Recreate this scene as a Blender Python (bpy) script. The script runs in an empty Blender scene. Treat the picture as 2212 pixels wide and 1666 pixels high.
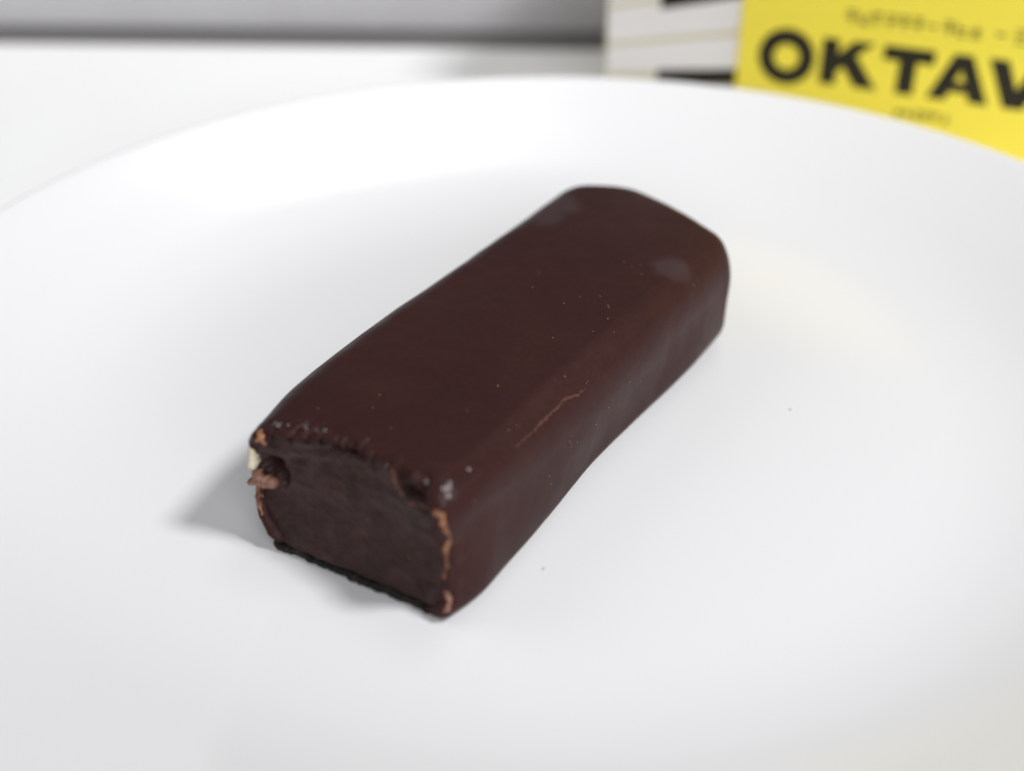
import bpy, bmesh, math, random
import numpy as np
from mathutils import Vector, noise
from mathutils.bvhtree import BVHTree
MM = 0.001
random.seed(7)
S = bpy.context.scene
COL = S.collection

# ------------------------------------------------------------------ camera
PITCH = math.radians(32.75); FPX = 2900.0; CAM_H = 105.0
cam_d = bpy.data.cameras.new("camera"); cam = bpy.data.objects.new("camera", cam_d); COL.objects.link(cam)
cam.location = (0, 0, CAM_H * MM); cam.rotation_euler = (math.pi / 2 - PITCH, 0, 0)
cam_d.sensor_width = 36; cam_d.lens = 36 * FPX / 2212
cam_d.clip_start = 0.005; cam_d.clip_end = 50
cam_d.dof.use_dof = True; cam_d.dof.focus_distance = 0.1725
cam_d.dof.aperture_fstop = cam_d.lens / 5.0; cam_d.dof.aperture_blades = 0
S.camera = cam

# ------------------------------------------------------------------ world and lamps
w = bpy.data.worlds.new("World"); S.world = w; w.use_nodes = True
bg = w.node_tree.nodes['Background']; bg.inputs[0].default_value = (0.90, 0.95, 1.0, 1); bg.inputs[1].default_value = 0.13

def lamp(name, loc, target, size, power, col):
    l = bpy.data.lights.new(name, 'AREA'); l.shape = 'DISK'; l.size = size; l.energy = power; l.color = col
    o = bpy.data.objects.new(name, l); COL.objects.link(o); o.location = loc
    o.rotation_euler = (Vector(target) - Vector(loc)).to_track_quat('-Z', 'Y').to_euler()
    return o
lamp("side_lamp", (0.62, -0.02, 0.84), (0, .16, 0), 0.21, 8.5, (.985, .992, 1.0))
lamp("ceiling_lamp", (0.24, 0.60, 1.05), (0, .16, 0), 0.42, 1.25, (1.0, .99, .985))
lamp("left_lamp", (-0.52, 0.30, 0.48), (-.08, .16, 0), 0.50, .65, (1.0, .965, .95))
lamp("front_fill", (0.16, -0.70, 0.44), (0, .2, 0), 0.90, 6.1, (.965, .983, 1.0))  # unseen fill added behind the camera to brighten the upright faces
S.view_settings.view_transform = 'Standard'; S.view_settings.look = 'None'
S.view_settings.exposure = 0.08; S.view_settings.gamma = 1.0
S.cycles.max_bounces = 8

# ------------------------------------------------------------------ helpers
def mat(name, col, rough=.5, spec=.5, build=None):
    m = bpy.data.materials.new(name); m.use_nodes = True
    nt = m.node_tree; b = nt.nodes['Principled BSDF']
    b.inputs['Base Color'].default_value = (*col, 1); b.inputs['Roughness'].default_value = rough
    b.inputs['Specular IOR Level'].default_value = spec
    if build: build(nt, b)
    return m
def nd(nt, typ, **kw):
    n = nt.nodes.new(typ)
    for k, v in kw.items():
        if k.startswith('i_'): n.inputs[k[2:]].default_value = v
        else: setattr(n, k, v)
    return n
def tex_noise(nt, scale, detail=3, rough=.55, coord='Object'):
    tc = nd(nt, 'ShaderNodeTexCoord'); n = nd(nt, 'ShaderNodeTexNoise')
    n.inputs['Scale'].default_value = scale; n.inputs['Detail'].default_value = detail; n.inputs['Roughness'].default_value = rough
    nt.links.new(tc.outputs[coord], n.inputs['Vector']); return n
def ramp(nt, src, stops):
    r = nd(nt, 'ShaderNodeValToRGB'); e = r.color_ramp.elements
    while len(e) < len(stops): e.new(.5)
    for k, (p, c) in enumerate(stops):
        e[k].position = p; e[k].color = (*c, 1) if len(c) == 3 else c
    nt.links.new(src, r.inputs[0]); return r
def bump(nt, b, src, strength, dist, prev=None):
    n = nd(nt, 'ShaderNodeBump'); n.inputs['Strength'].default_value = strength; n.inputs['Distance'].default_value = dist
    nt.links.new(src, n.inputs['Height'])
    if prev: nt.links.new(prev.outputs[0], n.inputs['Normal'])
    nt.links.new(n.outputs[0], b.inputs['Normal']); return n
def mesh_obj(name, verts, faces, m, parent=None, smooth=True, scale=MM):
    me = bpy.data.meshes.new(name)
    me.from_pydata([tuple(float(c) * scale for c in v) for v in verts], [], faces); me.update()
    me.materials.append(m)
    if smooth: me.polygons.foreach_set('use_smooth', [True] * len(me.polygons))
    o = bpy.data.objects.new(name, me); COL.objects.link(o)
    if parent: o.parent = parent
    return o
def thing(o, label, cat, group=None):
    o['label'] = label; o['category'] = cat
    if group: o['group'] = group
    return o
def structure(o): o['kind'] = 'structure'; return o
def empty(name, loc, rz=0):
    o = bpy.data.objects.new(name, None); COL.objects.link(o)
    o.location = [c * MM for c in loc]; o.rotation_euler = (0, 0, rz); o.empty_display_size = .01
    return o
def fbm(x, y, z, s, oct=3):
    v = 0; a = 1
    for k in range(oct):
        v += a * noise.noise((x * s, y * s, z * s)); a *= .5; s *= 2.1
    return v
def smooth01(x): x = min(1, max(0, x)); return x * x * (3 - 2 * x)
def fix_normals(o):
    bm = bmesh.new(); bm.from_mesh(o.data); bmesh.ops.recalc_face_normals(bm, faces=bm.faces[:]); bm.to_mesh(o.data); bm.free()

# ------------------------------------------------------------------ materials
def m_plate(nt, b):
    n = tex_noise(nt, 60, 2); bump(nt, b, n.outputs[0], .04, .0004)
    n2 = tex_noise(nt, 25, 3); r = ramp(nt, n2.outputs[0], [(.3, (.15,)*3), (.7, (.20,)*3)])
    nt.links.new(r.outputs[0], b.inputs['Roughness'])
M_PLATE = mat("white_porcelain", (.75, .745, .752), .25, .5, m_plate)
def m_table(nt, b):
    n = tex_noise(nt, 14, 4); r = ramp(nt, n.outputs[0], [(.3, (.90, .90, .885)), (.7, (.93, .93, .92))])
    nt.links.new(r.outputs[0], b.inputs['Base Color'])
M_TABLE = mat("white_laminate", (.82, .82, .81), .45, .4, m_table)
def m_wall(nt, b):
    n = tex_noise(nt, 16, 3, .6); r = ramp(nt, n.outputs[0], [(.3, (.50, .485, .50)), (.7, (.58, .565, .575))])
    nt.links.new(r.outputs[0], b.inputs['Base Color'])
M_WALL = mat("grey_paint", (.46, .45, .46), .7, .3, m_wall)
M_DARK = mat("dark_underlay", (.08, .078, .075), .9, .2)
M_GAP = mat("grey_gap_shade", (.26, .25, .245), .8, .2)
def m_card(nt, b):
    n = tex_noise(nt, 90, 3); bump(nt, b, n.outputs[0], .05, .0002)
M_YEL = mat("yellow_card", (.93, .77, .075), .5, .35, m_card)
M_INK = mat("black_ink", (.018, .015, .008), .55, .3)
M_FINE = mat("fine_print_ink", (.11, .085, .02), .55, .3)
M_KEYW = mat("pale_print", (.84, .80, .79), .55, .3)
M_BEIGE = mat("beige_print", (.66, .60, .42), .6, .3)
M_CARD = mat("raw_card", (.62, .58, .52), .8, .2)

# ------------------------------------------------------------------ table and wall
TZ = -4.0
yaw_t = -math.atan2(5, 149)
def slab(name, x0, x1, y0, y1, z0, z1, m, parent=None, bev=.6):
    bm = bmesh.new(); bmesh.ops.create_cube(bm, size=1)
    for v in bm.verts:
        v.co = Vector(((x0 if v.co.x < 0 else x1), (y0 if v.co.y < 0 else y1), (z0 if v.co.z < 0 else z1))) * MM
    if bev: bmesh.ops.bevel(bm, geom=bm.edges[:], offset=bev * MM, segments=3, affect='EDGES', profile=.5)
    me = bpy.data.meshes.new(name); bm.to_mesh(me); bm.free(); me.materials.append(m)
    o = bpy.data.objects.new(name, me); COL.objects.link(o)
    if parent: o.parent = parent
    return o
PIV = (-52, 325)
def turned(o): o.location = (PIV[0] * MM, PIV[1] * MM, 0); o.rotation_euler = (0, 0, yaw_t); return o
tt = turned(slab("table_top", -700, 800, -420, 0, TZ - 25, TZ, M_TABLE, bev=1.2))
thing(tt, "white smooth table top under the plate and the yellow carton", "table")
wl = turned(slab("wall", -900, 1000, 11, 42, TZ + 1.0, 45, M_WALL, bev=0))
structure(wl)
jt = turned(slab("wall_gap_shade", -850, 950, 11.6, 40, TZ - 60, TZ + .98, M_GAP, bev=.3)); structure(jt)  # grey strip: the shade of the gap under the wall, put into colour

# ------------------------------------------------------------------ plate (lathe)
PC = (8, 158)
prof = [(0, 0), (20, 0), (40, 0), (52, .04), (58, .35), (63, 1.0), (68, 2.1), (74, 4.1), (80, 6.7), (86, 9.5), (91, 12.0), (94, 13.5),
        (95.0, 13.9), (95.6, 13.7), (95.7, 13.1), (95.2, 12.5), (93, 11.2), (86, 7.2), (78, 3.1), (70, .1), (62, -1.9), (56, -2.8), (55, -4.0), (52, -4.0), (51, -3.0), (30, -2.9), (0, -2.9)]
def crom(P, n):
    out = []
    for i in range(len(P) - 1):
        p0 = P[max(i - 1, 0)]; p1 = P[i]; p2 = P[i + 1]; p3 = P[min(i + 2, len(P) - 1)]
        for k in range(n):
            t = k / n
            out.append(tuple(.5 * (2 * p1[j] + (p2[j] - p0[j]) * t + (2 * p0[j] - 5 * p1[j] + 4 * p2[j] - p3[j]) * t * t + (3 * p1[j] - p0[j] - 3 * p2[j] + p3[j]) * t ** 3) for j in range(2)))
    out.append(P[-1]); return out
pr = crom(prof, 4); pr = pr[1:-1]
NS = 220
V = [(0, 0, 0)]; Fc = []
for r_, z_ in pr:
    for k in range(NS):
        a = 2 * math.pi * k / NS; V.append((r_ * math.cos(a), r_ * math.sin(a), z_))
V.append((0, 0, -2.9)); last = len(V) - 1
for k in range(NS): Fc.append((0, 1 + k, 1 + (k + 1) % NS))
for i in range(len(pr) - 1):
    for k in range(NS):
        a0 = 1 + i * NS + k; a1 = 1 + i * NS + (k + 1) % NS; Fc.append((a0, a0 + NS, a1 + NS, a1))
b0 = 1 + (len(pr) - 1) * NS
for k in range(NS): Fc.append((b0 + k, last, b0 + (k + 1) % NS))
plate = mesh_obj("plate", V, Fc, M_PLATE); plate.location = (PC[0] * MM, PC[1] * MM, 0); fix_normals(plate)
thing(plate, "round white porcelain plate with a raised rim under the chocolate bar", "plate")

# ------------------------------------------------------------------ carton
KB = .955                     # the carton stands this much nearer than first measured
BX = (49 * KB, 284 * KB); TH = math.radians(23)
carton = empty("carton", (BX[0], BX[1], TZ), -TH)
thing(carton, "bright yellow sliding carton with black OKTAV lettering and piano key tray", "carton")
BH = 56.0; BW = 118.0; BD = 46.0
slab("front_panel", 0, BW, 0, .6, 0, BH, M_YEL, carton, .12)
slab("back_panel", 0, BW, BD - .6, BD, 0, BH, M_YEL, carton, .12)
slab("end_panel", BW - .6, BW, .603, BD - .603, 0, BH, M_YEL, carton, .12)
slab("lid", .603, BW - .603, .603, BD - .603, BH - .9, BH - .3, M_YEL, carton, .12)
slab("bottom_panel", .603, BW - .603, .603, BD - .603, .05, .6, M_CARD, carton, .12)
def flat(name, polys, m, parent, y=-.06, t=.05):
    """flat print: polygons (s, z) laid on the panel as a thin raised film"""
    Vv = []; Ff = []
    for P in polys:
        n = len(P); b = len(Vv)
        Q = [(s * KB, CAM_H - (CAM_H - z) * KB - TZ) for s, z in P]
        for s, z in Q: Vv.append((s, y, z))
        for s, z in Q: Vv.append((s, y + t, z))
        Ff.append(tuple(range(b, b + n)))
        for k in range(n): Ff.append((b + k, b + n + k, b + n + (k + 1) % n, b + (k + 1) % n))
    o = mesh_obj(name, Vv, Ff, m, parent, smooth=False); fix_normals(o); return o
def bar(p, q, wd):
    dx, dz = q[0] - p[0], q[1] - p[1]; L = math.hypot(dx, dz); nx, nz = -dz / L * wd / 2, dx / L * wd / 2
    return [(p[0] + nx, p[1] + nz), (q[0] + nx, q[1] + nz), (q[0] - nx, q[1] - nz), (p[0] - nx, p[1] - nz)]
def ring(c, ro, ri, n=40):
    out = []
    for k in range(n):
        a, b = 2 * math.pi * k / n, 2 * math.pi * (k + 1) / n
        out.append([(c[0] + ro * math.cos(a), c[1] + ro * math.sin(a)), (c[0] + ro * math.cos(b), c[1] + ro * math.sin(b)),
                    (c[0] + ri * math.cos(b), c[1] + ri * math.sin(b)), (c[0] + ri * math.cos(a), c[1] + ri * math.sin(a))])
    return out
ZB, ZT = 4.0, 13.9
flat("letter", ring((10.6, 8.7), 6.1, 2.75), M_INK, carton)
flat("letter", [[(18.0, ZB), (21.5, ZB), (21.5, 6.9), (22.7, 8.1), (25.6, ZB), (30.2, ZB), (25.3, 10.8), (28.9, ZT), (24.5, ZT), (21.5, 10.9), (21.5, ZT), (18.0, ZT)]], M_INK, carton)
flat("letter", [[(30.7, ZT), (30.7, ZT - 3.0), (34.1, ZT - 3.0), (34.1, ZB), (37.7, ZB), (37.7, ZT - 3.0), (41.1, ZT - 3.0), (41.1, ZT)]], M_INK, carton)
flat("letter", [[(40.5, ZB), (44.9, ZT), (48.5, ZT), (46.7, 10.6), (45.7, 8.1), (45.0, 5.9), (44.3, ZB)], [(46.7, 10.6), (48.5, ZT), (52.9, ZB), (49.1, ZB), (48.4, 5.9), (47.7, 8.1)], [(45.7, 8.1), (47.7, 8.1), (48.4, 5.9), (45.0, 5.9)]], M_INK, carton)
flat("letter", [[(51.7, ZT), (55.5, ZT), (57.9, 8.0), (57.6, ZB), (55.9, ZB)], [(57.9, 8.0), (60.3, ZT), (64.1, ZT), (59.8, ZB), (57.6, ZB)]], M_INK, carton)
def small_print(runs, zb, gh, seed):
    """fine print too blurred to read: rows of small blocky stroke marks"""
    rnd = random.Random(seed)
    for s0, s1 in runs:
        P = []; s = s0; gw = gh * .86
        while s < s1 - gw * .7:
            t = .42
            for k in rnd.sample(range(6), 3):
                if k == 0: P.append(bar((s, zb + gh), (s + gw, zb + gh), t))
                elif k == 1: P.append(bar((s + gw * .55, zb), (s + gw * .55, zb + gh * .9), t))
                elif k == 2: P.append(bar((s, zb + gh * .5), (s + gw, zb + gh * .55), t))
                elif k == 3: P.append(bar((s + gw * .95, zb + gh * .85), (s + gw * .3, zb), t))
                elif k == 4: P.append(bar((s + .15, zb + gh * .15), (s + .15, zb + gh * .95), t))
                else: P.append(bar((s + .1, zb + .1), (s + gw, zb + .1), t))
            s += gw + .55
        flat("printed_word", P, M_FINE, carton)
small_print([(22.0, 37.2), (41.6, 50.6), (55.6, 68)], 17.6, 2.5, 4)
for s_ in (38.4, 51.9): flat("printed_dash", [bar((s_, 18.9), (s_ + 2.0, 18.9), .5)], M_FINE, carton)
small_print([(34.8, 46.9)], -.9, 1.6, 9)
# inner tray pulled out of the sleeve to the left, printed with piano keys
tray = slab("inner_tray", -29.2, 40, .85, BD - .85, .75, BH - 1.2, M_BEIGE, carton, .3)
def zk(k, s_):
    a = {-2: (-6.5, -.10), -1: (3.2, -.15), 0: (12.3, -.217), 1: (22.2, -.26), 2: (32.5, -.30), 3: (43, -.33), 4: (53.5, -.35), 5: (64, -.36), 6: (74.5, -.36), 7: (85, -.36)}[k]
    return a[0] + a[1] * s_
def key(name, k0, d0, k1, d1, sl, m, yy):
    lo = lambda s_: max(zk(k0, s_) + d0, TZ - 3.0)
    P = [(-sl, lo(sl)), (-.1, lo(.1)), (-.1, zk(k1, .1) + d1), (-sl, zk(k1, sl) + d1)]
    return flat(name, [P], m, tray, y=yy, t=.05)
for k in range(-1, 4): key("white_key", k, .62, k + 1, -.62, 30.1, M_KEYW, .80)
for k, dn, up in ((-1, -2.6, 1.1), (1, -2.2, 2.2), (2, -2.2, 2.2)): key("black_key", k, dn, k, up, 18.2, M_INK, .74)

# ------------------------------------------------------------------ chocolate bar
YAW = math.radians(31.25)
BO = (-30.2, 127.9)
bar_e = empty("chocolate_bar", (BO[0], BO[1], 0), -YAW)
thing(bar_e, "dark chocolate coated bar with a bitten front end lying on the white plate", "chocolate bar")
def ip(x, T): return float(np.mean(np.interp(x + np.linspace(-1, 1, 41) * (2.2 if T in (VL, VR, VRT, HT) else .8), [t[0] for t in T], [t[1] for t in T])))
VL = [(-4, -.4), (-2, -.7), (1, -1.3), (5, -2.55), (10, -3.85), (17, -4.85), (23, -5.2), (28, -5.3), (35, -5.28), (43.5, -4.95), (49, -4.67), (55, -4.42), (61, -4.22), (67, -4.12), (76, -4.1), (85, -4.0)]
VR = [(-2, 26.1), (0, 26.8), (3, 28.2), (6, 28.9), (10, 28.7), (18, 28.5), (26, 28.1), (31, 27.75), (36, 27.5), (40, 27.55), (46, 27.7), (52, 28.1), (58, 28.7), (65, 29.2), (71, 29.2), (85, 28.6)]
VRT = [(-4, 25.6), (-2, 26.1), (0, 26.8), (3, 28.0), (6, 28.4), (30, 28.5), (60, 29.2), (85, 29.8)]
HT = [(-2, 16.7), (4, 16.9), (20, 16.6), (40, 16.5), (60, 16.9), (85, 17.0)]
UE = [(-5, 79.5), (-3, 80.6), (0, 82), (3.2, 84), (6.4, 85), (8.6, 85), (14.3, 82.9), (20.2, 80.2), (24.7, 77.7), (28, 75.1), (29.5, 73.8)]
CORR = [(-5, -3.0), (0, -2.6), (2, -2.2), (5, -1.2), (9, .1), (14, .0), (18, -.4), (21, -2.0), (24, -3.0), (27, -3.7), (30, -3.9)]
NB, NC, NSD, NT = 70, 44, 56, 170     # bottom, corners, sides, top
def profile(u):
    vl, vr, vt, H = ip(u, VL), ip(u, VR), ip(u, VRT), ip(u, HT)
    rbl, rbr = 6.0 + 1.3 * smooth01((9 - u) / 8), 2.4 + 1.5 * smooth01((u - 45) / 25)
    kf = smooth01((u - 2) / 22); rtr_v, rtr_z = 3.0 + 1.6 * kf, 3.8 + 2.4 * kf
    rtl_v, rtl_z = 3.8 + 1.2 * kf, 4.2 + 1.0 * kf
    P = []
    for k in range(NB): t = k / NB; P.append((vl + rbl + (vr - rbr - vl - rbl) * t, 0))
    for k in range(NC): a = math.pi / 2 * k / NC; P.append((vr - rbr + rbr * math.sin(a), rbr - rbr * math.cos(a)))
    for k in range(NSD): t = k / NSD; P.append((vr + (vt - vr) * smooth01(t) - .5 * smooth01(t), rbr + (H - rtr_z - rbr) * t))
    for k in range(NC):
        a = math.pi / 2 * k / NC; P.append((vt - .5 - rtr_v + rtr_v * math.cos(a), H - rtr_z + rtr_z * math.sin(a)))
    for k in range(NT):
        t = k / NT; x0, x1 = vt - .5 - rtr_v, vl + rtl_v
        P.append((x0 + (x1 - x0) * t, H + .45 * math.sin(math.pi * t)))
    for k in range(NC):
        a = math.pi / 2 * k / NC; P.append((vl + rtl_v - rtl_v * math.sin(a), H - rtl_z + rtl_z * math.cos(a)))
    for k in range(NSD): t = k / NSD; P.append((vl, H - rtl_z + (rbl - H + rtl_z) * t))
    for k in range(NC): a = math.pi / 2 * k / NC; P.append((vl + rbl - rbl * math.cos(a), rbl - rbl * math.sin(a)))
    return P
def uface(v, z): return -1.1 + .25 * z + ip(v, CORR) * smooth01((z - 7) / 9)
NP = len(profile(0))
VC, ZC, HW, HH = 12.3, 8.2, 16.0, 8.4
p0 = profile(0)
ragg = [ .35 * fbm(v * 1.0, z * 1.0, 3.1, .45, 4) for v, z in p0]
uf0 = []; ufs = []
for i, (v, z) in enumerate(p0):
    x = uface(v, z); ufs.append(x); x += ragg[i]
    if i < NB + 6 or i > NP - 14: x += 2.6 * smooth01((v - .2) / 1.2) * smooth01((25.3 - v) / 1.0)      # undercut above the base crust
    x += 1.5 * math.exp(-((v - 23.0) / 1.9) ** 2) * smooth01((z - 12.6) / 1.5)
    x += 1.9 * math.exp(-((z - 12.0) / 1.6) ** 4) * smooth01((2.5 - v) / 2)
    uf0.append(x)
# chips knocked out of the top edge (position across, width, length)
CHIPS = [(4.3, .22, 3.2), (5.9, .18, 2.7), (7.4, .12, 1.0), (2.3, .12, 1.0), (9.3, .3, .7), (10.4, .42, 1.0), (11.3, .25, .7), (12.7, .34, 2.1), (14.6, .2, .6), (16.9, .16, .8), (19.6, 1.5, 1.0), (22.2, .9, 1.1)]
RE = 5.0
us = [0, .1, .22, .36, .52, .7, .9] + [1.1 + .22 * k for k in range(26)]
x = us[-1]
stp = .22
while x < 66: stp = min(.8, stp * 1.06); x += stp; us.append(x)
us = [q / us[-1] for q in us]
V = []; Fc = []
# inner wall and rim first, so that the lip is closed
def inset(v, z, d): return VC + (v - VC) * (1 - d / HW), ZC + (z - ZC) * (1 - d / HH)
rows = []
for dd, du in [(1.25, 6.0), (1.25, 3.0), (1.2, .9), (1.05, .25)]:
    rows.append([(*inset(v, z, dd), uf0[i] + du) for i, (v, z) in enumerate(p0)])
for t in us:
    row = []
    for i in range(NP):
        ue = ip(p0[i][0], UE) - RE
        u = ufs[i] + (ue - ufs[i]) * t; u += (uf0[i] - ufs[i]) * (1 - smooth01((u - ufs[i]) / 5.0))
        row.append(u)
    um = float(np.mean(row)); P = profile(um) if t > .12 else None
    if P is None: P = [profile(um)[i] for i in range(NP)]
    R2 = []
    for i, (v, z) in enumerate(P):
        u = row[i]; d = u - uf0[i]
        ins = .55 * max(0, 1 - d / .75) ** 2
        vv, zz = inset(v, z, ins)
        n1 = .07 * fbm(vv * .5, u, zz * .5, .09, 2) + .04 * noise.noise((vv * .35, u * .35, zz * .35))
        fr = max(0, 1 - d / 3.4)
        n1 += fr * (.26 * fbm(vv, u, zz, .55, 3) + .05 * abs(noise.noise((vv * 1.6, u * 1.1, zz * 1.6))))
        if zz > 12:
            for (cv, cw, cl) in CHIPS:
                q = abs(vv - cv - .25 * (u - 1) + .3 * noise.noise((u * 1.3, cv, 0))) / cw
                if q < 1 and d < cl: n1 -= 1.25 * (1 - q * q) * (1 - d / cl)
        # lump overhanging the broken corner
        g = math.exp(-((vv - 23.2) / 2.0) ** 2 - ((d - 1.9) / 1.5) ** 2) * smooth01((zz - 12) / 3); n1 += .55 * g
        # shallow valley along the shoulder
        g = math.exp(-((vv - 25.6) / 1.0) ** 2) * smooth01((zz - 11) / 2) * smooth01((u - 2) / 5) * smooth01((44 - u) / 14); n1 -= .34 * g
        dv, dz = (vv - VC) / HW, (zz - ZC) / HH
        # push along the approximate outward normal
        nv, nz = dv ** 5, dz ** 5; L = math.hypot(nv, nz) or 1
        R2.append((vv + nv / L * n1, max(zz + nz / L * n1, 0.0), u))
    rows.append(R2)
lastR = rows[-1]
for k in range(1, 27):
    a = math.pi / 2 * k / 26; d = RE * (1 - math.cos(a))
    rows.append([(*inset(v, z, d), u + RE * math.sin(a) * (.8 + .2)) for v, z, u in lastR])
capR = rows[-1]
for k in range(1, 9):
    s = 1 - k / 9
    uc = sum(q[2] for q in capR) / NP
    rows.append([(VC + (v - VC) * s, ZC + (z - ZC) * s, uc + .6 + (u - uc - .6) * s if k > 7 else u + .1 * k) for v, z, u in capR])
for R in rows:
    for v, z, u in R: V.append((v, u, z))
for i in range(len(rows) - 1):
    for k in range(NP):
        a0 = i * NP + k; a1 = i * NP + (k + 1) % NP; Fc.append((a0, a1, a1 + NP, a0 + NP))
c0 = (len(rows) - 1) * NP; Fc.append(tuple(c0 + k for k in range(NP)))

# bloom patches get their own shape from pixel rays against the finished coating
bvh = BVHTree.FromPolygons([Vector(v) for v in V], Fc)
cy, sy = math.cos(YAW), math.sin(YAW)
def to_local(p): dx, dy = p[0] - BO[0], p[1] - BO[1]; return Vector((dx * cy - dy * sy, dx * sy + dy * cy, p[2]))
def dir_local(d): return Vector((d[0] * cy - d[1] * sy, d[0] * sy + d[1] * cy, d[2]))
CAML = to_local((0, 0, CAM_H))
def on_bar(px, py, tree=None):
    a, b = (px - 1106) / FPX, -(py - 833) / FPX
    d = dir_local(Vector((a, math.cos(PITCH) + b * math.sin(PITCH), -math.sin(PITCH) + b * math.cos(PITCH))).normalized())
    h = (tree or bvh).ray_cast(CAML, d)
    return (h[0], h[1] if h[1].dot(d) < 0 else -h[1]) if h[0] else (None, None)
PATCH = []
for px, py, rad in [(1452, 578, 3.2), (1212, 448, 3.6), (1180, 470, 3.2), (1215, 432, 2.5)]:
    p, n = on_bar(px, py)
    if p: PATCH.append((p, rad))
def m_coat(nt, b):
    L = nt.links.new
    tc = nd(nt, 'ShaderNodeTexCoord')
    n1 = tex_noise(nt, 90, 4, .6); r1 = ramp(nt, n1.outputs[0], [(.30, (.030, .0104, .0094)), (.52, (.0335, .0113, .0102)), (.72, (.0375, .0136, .0115))])
    # fine tempering grain
    n2 = tex_noise(nt, 1500, 2, .7); r2 = ramp(nt, n2.outputs[0], [(.35, (.92,) * 3), (.68, (1.09,) * 3)])
    mx = nd(nt, 'ShaderNodeMix', data_type='RGBA', blend_type='MULTIPLY'); mx.inputs[0].default_value = 1
    L(r1.outputs[0], mx.inputs[6]); L(r2.outputs[0], mx.inputs[7])
    col = mx.outputs[2]
    # scattered pale cocoa-butter specks
    v = nd(nt, 'ShaderNodeTexVoronoi'); v.inputs['Scale'].default_value = 420; L(tc.outputs['Object'], v.inputs['Vector'])
    lt = ramp(nt, v.outputs['Distance'], [(.0, (1, 1, 1)), (.13, (0, 0, 0))])
    nsel = ramp(nt, v.outputs['Color'], [(.80, (0, 0, 0)), (.86, (1, 1, 1))])
    mm = nd(nt, 'ShaderNodeMix', data_type='RGBA', blend_type='MULTIPLY'); mm.inputs[0].default_value = 1; L(lt.outputs[0], mm.inputs[6]); L(nsel.outputs[0], mm.inputs[7])
    m3 = nd(nt, 'ShaderNodeMix', data_type='RGBA'); L(mm.outputs[2], m3.inputs[0]); L(col, m3.inputs[6]); m3.inputs[7].default_value = (.10, .048, .03, 1)
    col = m3.outputs[2]
    # dull bloom patches (finger marks)
    fac = None
    wn = tex_noise(nt, 700, 4, .65)
    for p, rad in PATCH:
        d = nd(nt, 'ShaderNodeVectorMath', operation='DISTANCE'); L(tc.outputs['Object'], d.inputs[0]); d.inputs[1].default_value = p * MM
        ad = nd(nt, 'ShaderNodeMath', operation='MULTIPLY_ADD'); L(wn.outputs[0], ad.inputs[0]); ad.inputs[1].default_value = .0022; L(d.outputs['Value'], ad.inputs[2])
        mr = nd(nt, 'ShaderNodeMapRange'); L(ad.outputs[0], mr.inputs[0])
        mr.inputs[1].default_value = (rad + 1.35) * MM; mr.inputs[2].default_value = (rad * .62 + .9) * MM; mr.inputs[3].default_value = 0; mr.inputs[4].default_value = 1
        if fac is None: fac = mr.outputs[0]
        else:
            mxm = nd(nt, 'ShaderNodeMath', operation='MAXIMUM'); L(fac, mxm.inputs[0]); L(mr.outputs[0], mxm.inputs[1]); fac = mxm.outputs[0]
    if fac:
        sc = nd(nt, 'ShaderNodeMath', operation='MULTIPLY'); L(fac, sc.inputs[0]); sc.inputs[1].default_value = .55
        m4 = nd(nt, 'ShaderNodeMix', data_type='RGBA'); L(sc.outputs[0], m4.inputs[0]); L(col, m4.inputs[6]); m4.inputs[7].default_value = (.060, .040, .040, 1); col = m4.outputs[2]
    L(col, b.inputs['Base Color'])
    n5 = tex_noise(nt, 130, 3); r5 = ramp(nt, n5.outputs[0], [(.3, (.38,) * 3), (.7, (.50,) * 3)]); L(r5.outputs[0], b.inputs['Roughness'])
    n6 = tex_noise(nt, 900, 3, .6); bp = bump(nt, b, n6.outputs[0], .035, .0003)
    n7 = tex_noise(nt, 160, 2); bump(nt, b, n7.outputs[0], .10, .001, bp)
M_COAT = mat("dark_chocolate", (.04, .0145, .014), .5, .125, m_coat)
coating = mesh_obj("coating", V, Fc, M_COAT, bar_e); fix_normals(coating)

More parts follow.
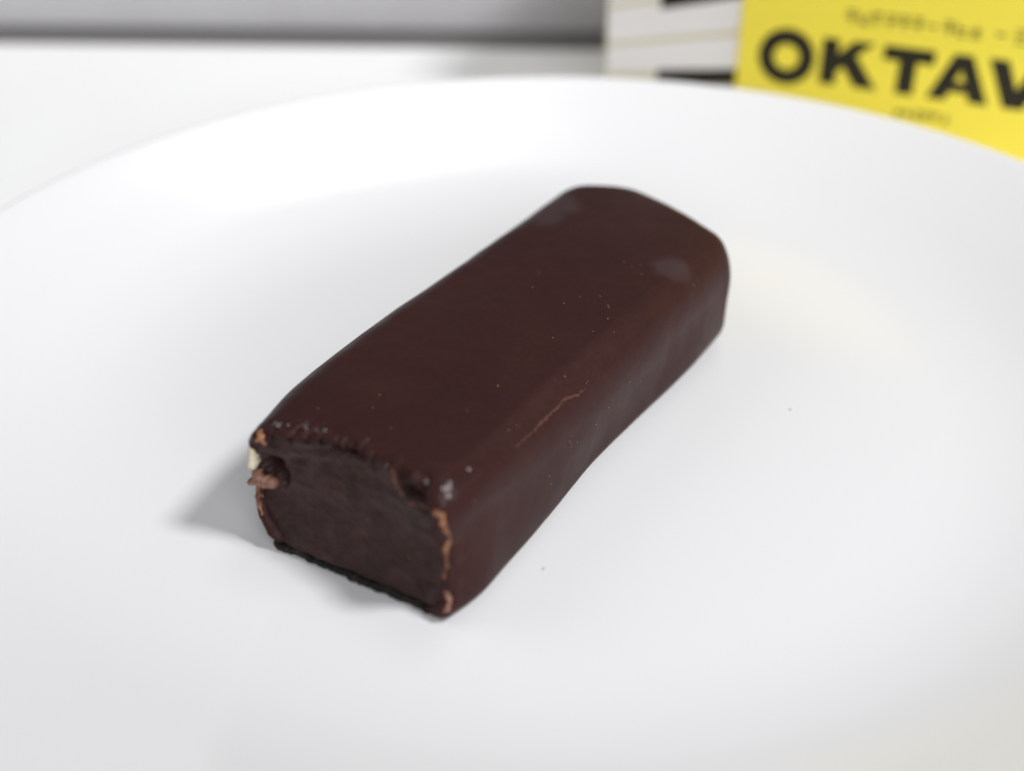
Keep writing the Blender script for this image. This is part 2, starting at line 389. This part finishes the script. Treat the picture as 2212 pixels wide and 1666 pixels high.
# filling seen on the bitten end
def m_fill(nt, b):
    n1 = tex_noise(nt, 330, 6, .72); r1 = ramp(nt, n1.outputs[0], [(.28, (.019, .0082, .0076)), (.5, (.029, .0128, .0118)), (.74, (.050, .0255, .0230))])
    # streaky sheen painted pale across the upper half of the bite
    tc = nd(nt, 'ShaderNodeTexCoord'); mp = nd(nt, 'ShaderNodeMapping'); nt.links.new(tc.outputs['Object'], mp.inputs['Vector'])
    mp.inputs['Rotation'].default_value = (0, math.radians(-24), 0); mp.inputs['Scale'].default_value = (220, 300, 1000)
    ns = nd(nt, 'ShaderNodeTexNoise'); ns.inputs['Scale'].default_value = 1; ns.inputs['Detail'].default_value = 3; nt.links.new(mp.outputs[0], ns.inputs['Vector'])
    rs = ramp(nt, ns.outputs[0], [(.44, (0, 0, 0)), (.74, (1, 1, 1))])
    sx = nd(nt, 'ShaderNodeSeparateXYZ'); nt.links.new(tc.outputs['Object'], sx.inputs[0])
    mr = nd(nt, 'ShaderNodeMapRange'); nt.links.new(sx.outputs['Z'], mr.inputs[0]); mr.inputs[1].default_value = .0075; mr.inputs[2].default_value = .0125; mr.inputs[3].default_value = .06; mr.inputs[4].default_value = .30
    mm = nd(nt, 'ShaderNodeMath', operation='MULTIPLY'); nt.links.new(rs.outputs[0], mm.inputs[0]); nt.links.new(mr.outputs[0], mm.inputs[1])
    mc = nd(nt, 'ShaderNodeMix', data_type='RGBA'); nt.links.new(mm.outputs[0], mc.inputs[0]); nt.links.new(r1.outputs[0], mc.inputs[6]); mc.inputs[7].default_value = (.115, .078, .074, 1)
    nt.links.new(mc.outputs[2], b.inputs['Base Color'])
    n2 = tex_noise(nt, 1100, 4, .65); bp = bump(nt, b, n2.outputs[0], .5, .0005)
    n3 = tex_noise(nt, 350, 3); bump(nt, b, n3.outputs[0], .3, .0008, bp)
M_FILL = mat("chocolate_filling", (.03, .017, .016), .45, .16, m_fill)
CAV = [(1.5, 11.4, 1.25, .95, 6.0), (2.6, 10.3, .6, .95, 4.0), (24.0, 14.9, 1.4, .9, 3.6), (22.0, 15.3, 1.5, .6, 2.6), (9.5, 16.0, 1.4, .5, 1.0), (12.3, 16.1, 1.0, .5, 1.2), (5.0, 12.9, .9, .45, .5)]
def ufill(v, z):
    u = uface(v, z) + .45 + .34 * fbm(v, z, 0, .16, 2) + .16 * fbm(v, z, 5, .6, 3)
    # tooth drag marks fanning over the upper half
    q = noise.noise(((z + .42 * v) * 1.5, (v - .42 * z) * .16, 2))
    u -= .24 * max(0, q) * smooth01((z - 8.5) / 2.5) * smooth01((17 - v) / 6)
    v, z = v + .45 * fbm(v, z, 8, .9, 2), z + .35 * fbm(v, z, 12, .9, 2)
    for cv, cz, rv, rz, dp in CAV: u += dp * math.exp(-((v - cv) / rv) ** 2 - ((z - cz) / rz) ** 2)
    return u
Vf = []; Ff = []
base = [inset(v, z, .75) for v, z in p0]
NR = 64
for k in range(NR):
    s = 1 - k / NR
    for v, z in base:
        vv, zz = VC + (v - VC) * s, ZC + (z - ZC) * s
        lift = smooth01((vv + .2) / 1.2) * smooth01((25.6 - vv) / .8)
        zz = max(zz, lift * (1.45 + .22 * noise.noise((vv * .55, 0, 9))))
        Vf.append((vv, ufill(vv, zz), zz))
Vf.append((VC, ufill(VC, ZC), ZC))
for i in range(NR - 1):
    for k in range(NP):
        a0 = i * NP + k; a1 = i * NP + (k + 1) % NP; Ff.append((a0, a0 + NP, a1 + NP, a1))
for k in range(NP): Ff.append(((NR - 1) * NP + k, len(Vf) - 1, (NR - 1) * NP + (k + 1) % NP))
filling = mesh_obj("filling", Vf, Ff, M_FILL, bar_e); fix_normals(filling)

# rough dark base crust peeping out below the gap
def m_crust(nt, b):
    n1 = tex_noise(nt, 600, 5, .7); r1 = ramp(nt, n1.outputs[0], [(.42, (.004, .003, .003)), (.6, (.014, .007, .006)), (.72, (.07, .03, .018))])
    nt.links.new(r1.outputs[0], b.inputs['Base Color'])
    n2 = tex_noise(nt, 900, 4, .7); bump(nt, b, n2.outputs[0], .8, .0008)
M_CRUST = mat("dark_base_crust", (.008, .005, .005), .6, .3, m_crust)
Vc = []; Fcc = []; nx, ns = 150, 10
for i in range(nx):
    v = .6 + (25.3 - .6) * i / (nx - 1)
    endf = smooth01((v - .6) / 1.2) * smooth01((25.3 - v) / .9)
    for k in range(ns):
        a = math.pi * k / (ns - 1)            # half-round nose
        h = .55 + .22 * fbm(v, 0, 1, .9, 3)
        uu = .0 + 1.6 * (1 - endf) - .55 * math.sin(a) + .35 * fbm(v, k * .2, 2, .7, 3) + .06 * v * 0
        zz = h - h * math.cos(a) + (.1 * fbm(v, k * .4, 6, 1.6, 2) if 0 < k else 0)
        Vc.append((v, uu if 0 < k < ns - 1 else 6.0 if k == ns - 1 else uu, max(.02, zz)))
    Vc.append((v, 6.0, .02))
nn = ns + 1
for i in range(nx - 1):
    for k in range(nn):
        a0 = i * nn + k; a1 = i * nn + (k + 1) % nn; Fcc.append((a0, a0 + nn, a1 + nn, a1))
Fcc.append(tuple(range(nn))); Fcc.append(tuple((nx - 1) * nn + k for k in range(nn)))
crust = mesh_obj("base_crust", Vc, Fcc, M_CRUST, bar_e); fix_normals(crust)

# broken coating edges, flakes and specks
def m_edge(nt, b):
    n1 = tex_noise(nt, 700, 4, .65); r1 = ramp(nt, n1.outputs[0], [(.30, (.06, .02, .012)), (.48, (.20, .075, .036)), (.70, (.42, .21, .105))])
    nt.links.new(r1.outputs[0], b.inputs['Base Color'])
    n2 = tex_noise(nt, 1500, 3); bump(nt, b, n2.outputs[0], .5, .0003)
M_BREAK = mat("broken_chocolate_edge", (.2, .08, .04), .6, .3, m_edge)
def m_flake(nt, b):
    n1 = tex_noise(nt, 900, 4, .6); r1 = ramp(nt, n1.outputs[0], [(.3, (.15, .068, .048)), (.55, (.25, .125, .09)), (.75, (.40, .23, .17))])
    nt.links.new(r1.outputs[0], b.inputs['Base Color'])
    n2 = tex_noise(nt, 1600, 3); bump(nt, b, n2.outputs[0], .5, .0003)
M_FLAKE = mat("milk_brown_flake", (.26, .13, .095), .6, .3, m_flake)
M_CREAM = mat("cream_chip", (.72, .63, .47), .55, .3)
def m_crack(nt, b):
    n1 = tex_noise(nt, 900, 3); r1 = ramp(nt, n1.outputs[0], [(.3, (.040, .013, .010)), (.7, (.100, .032, .020))]); nt.links.new(r1.outputs[0], b.inputs['Base Color'])
M_CRACK = mat("crack_ridge", (.08, .03, .02), .6, .3, m_crack)
M_SPECK = mat("pale_speck", (.17, .10, .065), .6, .3)
M_GLOSS = mat("glossy_chocolate", (.03, .011, .010), .14, .8)
M_GLINT = mat("chocolate_painted_glint", (.060, .042, .042), .2, .6)  # paler than the coating, a glint put into the colour
M_BUB = mat("bubble_painted_glint", (.48, .44, .45), .2, .6)  # pale base colour stands in for glints on the bubbles

def ribbon(name, pts, m, rad, sink=.0, seed=0, nrm=None, flatten=.6, na=8, step=.18, jag=.45):
    """irregular bead following a path of (point, radius factor)"""
    P = []
    for i in range(len(pts) - 1):
        a, b = Vector(pts[i][0]), Vector(pts[i + 1][0]); L = (b - a).length; n = max(1, int(L / step))
        for k in range(n):
            t = k / n; P.append((a.lerp(b, t), pts[i][1] * (1 - t) + pts[i + 1][1] * t))
    P.append((Vector(pts[-1][0]), pts[-1][1]))
    V = []; F = []; N = len(P)
    for i, (c, rf) in enumerate(P):
        d = (P[min(i + 1, N - 1)][0] - P[max(i - 1, 0)][0]).normalized()
        up = nrm(c) if callable(nrm) else (nrm or Vector((0, -1, 0)))
        s = d.cross(up).normalized(); up = s.cross(d).normalized()
        tp = min(1, i / 3 + .12, (N - 1 - i) / 3 + .12)
        off = s * (.25 * rad * noise.noise((i * .35, seed, 0)))
        for k in range(na):
            a = 2 * math.pi * k / na
            q = rad * rf * tp * (1 + jag * noise.noise((c.x * 1.7 + math.cos(a), c.y * 1.7 + seed, c.z * 1.7 + math.sin(a))) + jag * .7 * noise.noise((c.x * 4, c.z * 4 + k * .6, seed)))
            V.append(c + off + s * math.cos(a) * q + up * (math.sin(a) * q * flatten - sink))
    for i in range(N - 1):
        for k in range(na):
            a0 = i * na + k; a1 = i * na + (k + 1) % na; F.append((a0, a1, a1 + na, a0 + na))
    F.append(tuple(range(na))); F.append(tuple((N - 1) * na + k for k in range(na)))
    o = mesh_obj(name, V, F, m, bar_e); fix_normals(o); return o
def crumble(name, pts, m, rad, seed=0, nrm=None, dens=3.2, sink=.25, flat_=.55, spread=.6):
    """broken edge: many small irregular fragments packed along a path of (point, size factor)"""
    rnd = random.Random(seed); V = []; F = []
    tmp = bmesh.new(); bmesh.ops.create_icosphere(tmp, subdivisions=2, radius=1)
    bv = [v.co.copy() for v in tmp.verts]; bf = [tuple(v.index for v in f.verts) for f in tmp.faces]; tmp.free()
    for i in range(len(pts) - 1):
        a, b = Vector(pts[i][0]), Vector(pts[i + 1][0]); L = (b - a).length; n = max(1, int(L * dens / rad * .5))
        for k in range(n):
            t = (k + rnd.random()) / n; c = a.lerp(b, t); f = pts[i][1] * (1 - t) + pts[i + 1][1] * t
            nn_ = nrm(c); d = (b - a).normalized(); sd = d.cross(nn_).normalized()
            c = c + sd * rnd.gauss(0, spread * rad * f * .6) - nn_ * (sink * rad * f)
            r = rad * f * rnd.uniform(.35, 1.0); q = Vector((rnd.uniform(.7, 1.5), rnd.uniform(.6, 1.1), flat_ * rnd.uniform(.6, 1.3))) * r
            rot = Vector((0, 0, 1)).rotation_difference(nn_); tw = rnd.uniform(0, 6.28); ct, st = math.cos(tw), math.sin(tw)
            o0 = len(V)
            for p in bv:
                g = 1 + .38 * noise.noise((p.x * 1.6 + i * 3 + k, p.y * 1.6 + seed, p.z * 1.6))
                x_, y_ = p.x * q.x, p.y * q.y
                V.append(c + rot @ Vector((x_ * ct - y_ * st, x_ * st + y_ * ct, p.z * q.z)) * g)
            F += [tuple(j + o0 for j in f_) for f_ in bf]
    return mesh_obj(name, V, F, m, bar_e)
bvf = BVHTree.FromPolygons([Vector(v) for v in Vf + V] , Ff + [tuple(i + len(Vf) for i in f) for f in Fc])
def path(px, tree=None, rf=None):
    out = []
    for i, q in enumerate(px):
        p, n = on_bar(q[0], q[1], tree)
        if p: out.append((p, q[2] if len(q) > 2 else 1))
    return out
def nrm_at(c):
    h = bvf.find_nearest(c); n = h[1]
    return n if n.dot(CAML - c) > 0 else -n
Z8 = lambda L: [((q[0] / 2.976 + 1160) / 1.4584, (q[1] / 2.976 + 1420) / 1.4584, *q[2:]) for q in L]
Z7 = lambda L: [((q[0] / 4.383 + 760) / 1.4584, (q[1] / 4.383 + 1260) / 1.4584, *q[2:]) for q in L]
Z4 = lambda L: [((q[0] / 3.072 + 1360) / 1.4584, (q[1] / 3.072 + 1100) / 1.4584, *q[2:]) for q in L]
def broken(pts, m, rad, seed):
    o = ribbon("broken_edge", pts, m, rad * .62, rad * .10, seed, nrm_at, .55, 10, .09, .95)
    c = crumble("edge_crumb", pts, m, rad * .42, seed + 40, nrm_at, 1.3, .1, .6, 1.5); c.parent = o
    return o
o = broken(path(Z8([(545, 540, .5), (620, 575, .8), (690, 610, 1.3), (700, 680, 1.0), (735, 750, 1.0), (765, 810, .8), (745, 870, 1.0), (720, 940, 1.3), (735, 1010, .9), (735, 1090, .9), (715, 1180, .8), (710, 1260, .6)]), bvf), M_BREAK, .44, 1); o['label'] = "orange brown broken coating edge down the right side of the bite"
broken(path(Z8([(700, 1290, .6), (740, 1350, 1.1), (770, 1420, 1.0), (745, 1490, 1.1), (700, 1520, .7)]), bvf), M_FLAKE, .42, 2)
broken(path(Z8([(215, 160, .9), (255, 220, 1.5), (240, 270, .9), (270, 340, .5), (330, 420, .4)]), bvf), M_BREAK, .42, 3)
broken(path(Z8([(320, 470, .4), (400, 500, .6), (480, 500, .5), (560, 545, .4)]), bvf), M_BREAK, .26, 4)
broken(path(Z7([(300, 410, .8), (240, 450, 1.0), (265, 530, 1.5), (310, 590, 1.1), (330, 640, .5)]), bvf), M_BREAK, .52, 5)
broken(path(Z7([(235, 1180, .7), (235, 1280, .9), (240, 1400, .8), (265, 1500, .6), (300, 1620, .4)]), bvf), M_BREAK, .58, 6)
ck = ribbon("coating_crack", path(Z4([(700, 1040, .3), (760, 985, .5), (840, 925, .8), (920, 850, .9), (1000, 790, 1), (1060, 710, 1.2), (1130, 650, 1.1), (1220, 570, 1.1), (1280, 490, 1.0), (1335, 470, 1.1), (1420, 440, 1), (1470, 380, 1), (1530, 285, .7)])), M_CRACK, .25, .12, 8, nrm_at, .7, 8, .12, .7)
ck2 = ribbon("coating_scratch", path(Z4([(1355, 800, .6), (1325, 870, 1.2), (1345, 925, 1.1), (1320, 985, .8)])), M_CRACK, .34, .16, 9, nrm_at, .7, 8, .12, .8)

def blob(name, c, rv, m, seed, parent=bar_e, sub=3, amp=.35, freq=1.2, rot=None):
    bm = bmesh.new(); bmesh.ops.create_icosphere(bm, subdivisions=sub, radius=1)
    for v in bm.verts:
        n = 1 + amp * fbm(v.co.x + seed * 3.7, v.co.y, v.co.z, freq, 3)
        q = Vector((v.co.x * rv[0], v.co.y * rv[1], v.co.z * rv[2])) * n
        if rot is not None: q = rot @ q
        v.co = (Vector(c) + q) * MM
    me = bpy.data.meshes.new(name); bm.to_mesh(me); bm.free(); me.materials.append(m)
    me.polygons.foreach_set('use_smooth', [True] * len(me.polygons))
    o = bpy.data.objects.new(name, me); COL.objects.link(o); o.parent = parent
    return o
# curled flake and cream chip beside the cavity: outlines given across the bite plane, with their own thickness
def chunk(name, outline, u0, du, thick, m, seed):
    n = 72; cx = sum(p[0] for p in outline) / len(outline); cz = sum(p[1] for p in outline) / len(outline)
    pts = []; M = len(outline)
    for k in range(n):
        t = k / n * M; i = int(t); fr = t - i
        a, b = outline[i], outline[(i + 1) % M]; pts.append((a[0] * (1 - fr) + b[0] * fr + .17 * noise.noise((k * .75, seed, 0)), a[1] * (1 - fr) + b[1] * fr + .20 * noise.noise((k * .85, seed, 4))))
    V = []; F = []; rings = [(1.0, 1), (1.0, .35), (.93, .05), (.75, -.08), (.5, -.12), (.25, -.1)]
    for s, dpt in rings:
        for x, z in pts:
            xx, zz = cx + (x - cx) * s, cz + (z - cz) * s
            V.append((xx, u0 + du * (xx - cx) + thick * dpt + .26 * fbm(xx, zz, seed, 1.5, 3), zz))
    V.append((cx, u0 - .1 * thick, cz))
    for i in range(len(rings) - 1):
        for k in range(n): a0 = i * n + k; a1 = i * n + (k + 1) % n; F.append((a0, a1, a1 + n, a0 + n))
    for k in range(n): F.append(((len(rings) - 1) * n + k, (len(rings) - 1) * n + (k + 1) % n, len(V) - 1))
    F.append(tuple(range(n)))
    o = mesh_obj(name, V, F, m, bar_e); fix_normals(o); return o
fl = chunk("coating_flake", [(-1.2, 10.0), (-.3, 10.3), (.2, 9.7), (1.0, 9.9), (1.7, 9.6), (2.1, 9.1), (2.0, 8.4), (1.2, 8.1), (.3, 7.9), (-.8, 7.9), (-1.5, 7.7), (-2.2, 7.9), (-2.0, 8.3), (-1.5, 8.5), (-1.1, 9.2)], .45, .12, .9, M_FLAKE, 3)
fl['label'] = "pinkish brown flake sticking out of the left edge"
cr = chunk("cream_chip", [(-.9, 13.7), (-.55, 13.4), (-.35, 12.4), (-.35, 11.2), (-.7, 10.4), (-1.5, 10.2), (-1.6, 10.7), (-1.15, 11.4), (-1.05, 12.6), (-1.2, 13.2)], .25, .1, 1.0, M_CREAM, 8)
cr['label'] = "cream coloured chip in the left edge"

def crust_line(v0, v1, du): return [(Vector((v0 + (v1 - v0) * k / 40, du + .2 * noise.noise((k * .5, 3, 1)), .5 + .25 * noise.noise((k * .7, 9, 1)))), .75 + .4 * noise.noise((k * .6, 1, 5))) for k in range(41)]
crumble("crust_crumb", crust_line(2.0, 24.6, -.15), M_CRUST, .42, 21, lambda c: Vector((0, -1, 0)), 2.4, .1, .9, 1.0)
# burst bubble rims on the glossy lump
def torus(name, c, n, R, r, m, a=20, b=8):
    q = Vector((0, 0, 1)).rotation_difference(n); V = []; F = []
    for i in range(a):
        A = 2 * math.pi * i / a
        for k in range(b):
            B = 2 * math.pi * k / b
            V.append(Vector(c) + q @ Vector(((R + r * math.cos(B)) * math.cos(A), (R + r * math.cos(B)) * math.sin(A), r * math.sin(B))))
    for i in range(a):
        for k in range(b): F.append((i * b + k, ((i + 1) % a) * b + k, ((i + 1) % a) * b + (k + 1) % b, i * b + (k + 1) % b))
    o = mesh_obj(name, V, F, m, bar_e); fix_normals(o); return o
for x, y, R in Z8([(548, 298, .24), (765, 303, .2), (712, 360, .28), (755, 348, .28), (748, 422, .30), (945, 178, .2), (180, 140, .15)]):
    p, n = on_bar(x, y)
    if p: torus("bubble_rim", p + n * .02, n, R * .74, R * .19, M_BUB)
# glossy blobs with glints put into their colour, and pale specks
for x, y, rx in Z7([(500, 335, .6), (640, 350, .26), (890, 375, .5), (1040, 425, .24), (1160, 425, .38)]):
    p, n = on_bar(x, y)
    if p: blob("glint_blob", p - n * .10, (rx * 1.1, rx * .8, .24), M_GLINT, x, sub=3, amp=.6)
SPK = [(x / 2.38 + 1560, y / 2.38 + 540) for x, y in [(280, 870), (785, 935), (845, 1005), (1090, 705), (1097, 770), (965, 680), (845, 1105), (890, 1205), (432, 1247), (522, 1537), (850, 1020), (1022, 712), (635, 940), (515, 990), (1490, 855), (1007, 1580), (1088, 1575), (735, 1200), (20, 1610)]]
SPK += [(x / 3.072 + 1360, y / 3.072 + 1100) for x, y in [(640, 352), (1290, 265), (1590, 730), (1155, 1305), (1140, 1230), (1710, 565), (1405, 900), (745, 785)]]
SPK += [(x / 2.136 + 760, y / 2.136 + 1240) for x, y in [(1005, 230), (885, 95), (930, 10), (515, 100), (845, 850), (1130, 1100), (1240, 570), (560, 1140)]]
for k, (x, y) in enumerate(SPK):
    p, n = on_bar(x / 1.4584, y / 1.4584, bvf)
    if p: blob("cocoa_speck", p - n * .03, (.11 + .07 * random.random(), .10 + .05 * random.random(), .10), M_SPECK, k, sub=1, amp=.5)
for k, (x, y) in enumerate([(340, 590), (830, 737)]):
    p, n = on_bar((x / 3.072 + 1360) / 1.4584, (y / 3.072 + 1100) / 1.4584)
    if p: blob("glossy_pimple", p - n * .05, (.28, .2, .16), M_GLOSS, k, sub=2, amp=.2)

# crumbs on the plate
def ground(px, py):
    a, b = (px - 1106) / FPX, -(py - 833) / FPX
    d = (a, math.cos(PITCH) + b * math.sin(PITCH), -math.sin(PITCH) + b * math.cos(PITCH)); t = -CAM_H / d[2]
    return (d[0] * t, d[1] * t)
M_CRUMB = mat("brown_crumb", (.55, .46, .41), .7, .2); M_CRUMB2 = mat("grey_crumb", (.52, .49, .48), .7, .2)
for k, (x, y, r_, m, lab) in enumerate([(1175, 1230, .13, M_CRUMB, "tiny brown crumb on the plate just right of the bar's front corner"),
                          (640, 1480, .16, M_CRUMB2, "tiny grey crumb on the plate below the left of the bar"),
                          (1155, 1590, .16, M_CRUMB2, "tiny grey crumb on the plate lowest in the picture"),
                          (1708, 886, .16, M_CRUMB2, "tiny grey crumb on the open plate right of the bar")]):
    g = ground(x, y)
    c = blob("crumb", (0, 0, 0), (r_ * 1.2, r_, r_ * .8), m, k, parent=None, sub=2, amp=.5); c.location = (g[0] * MM, g[1] * MM, r_ * .7 * MM)
    thing(c, lab, "crumb", "crumbs on the plate")
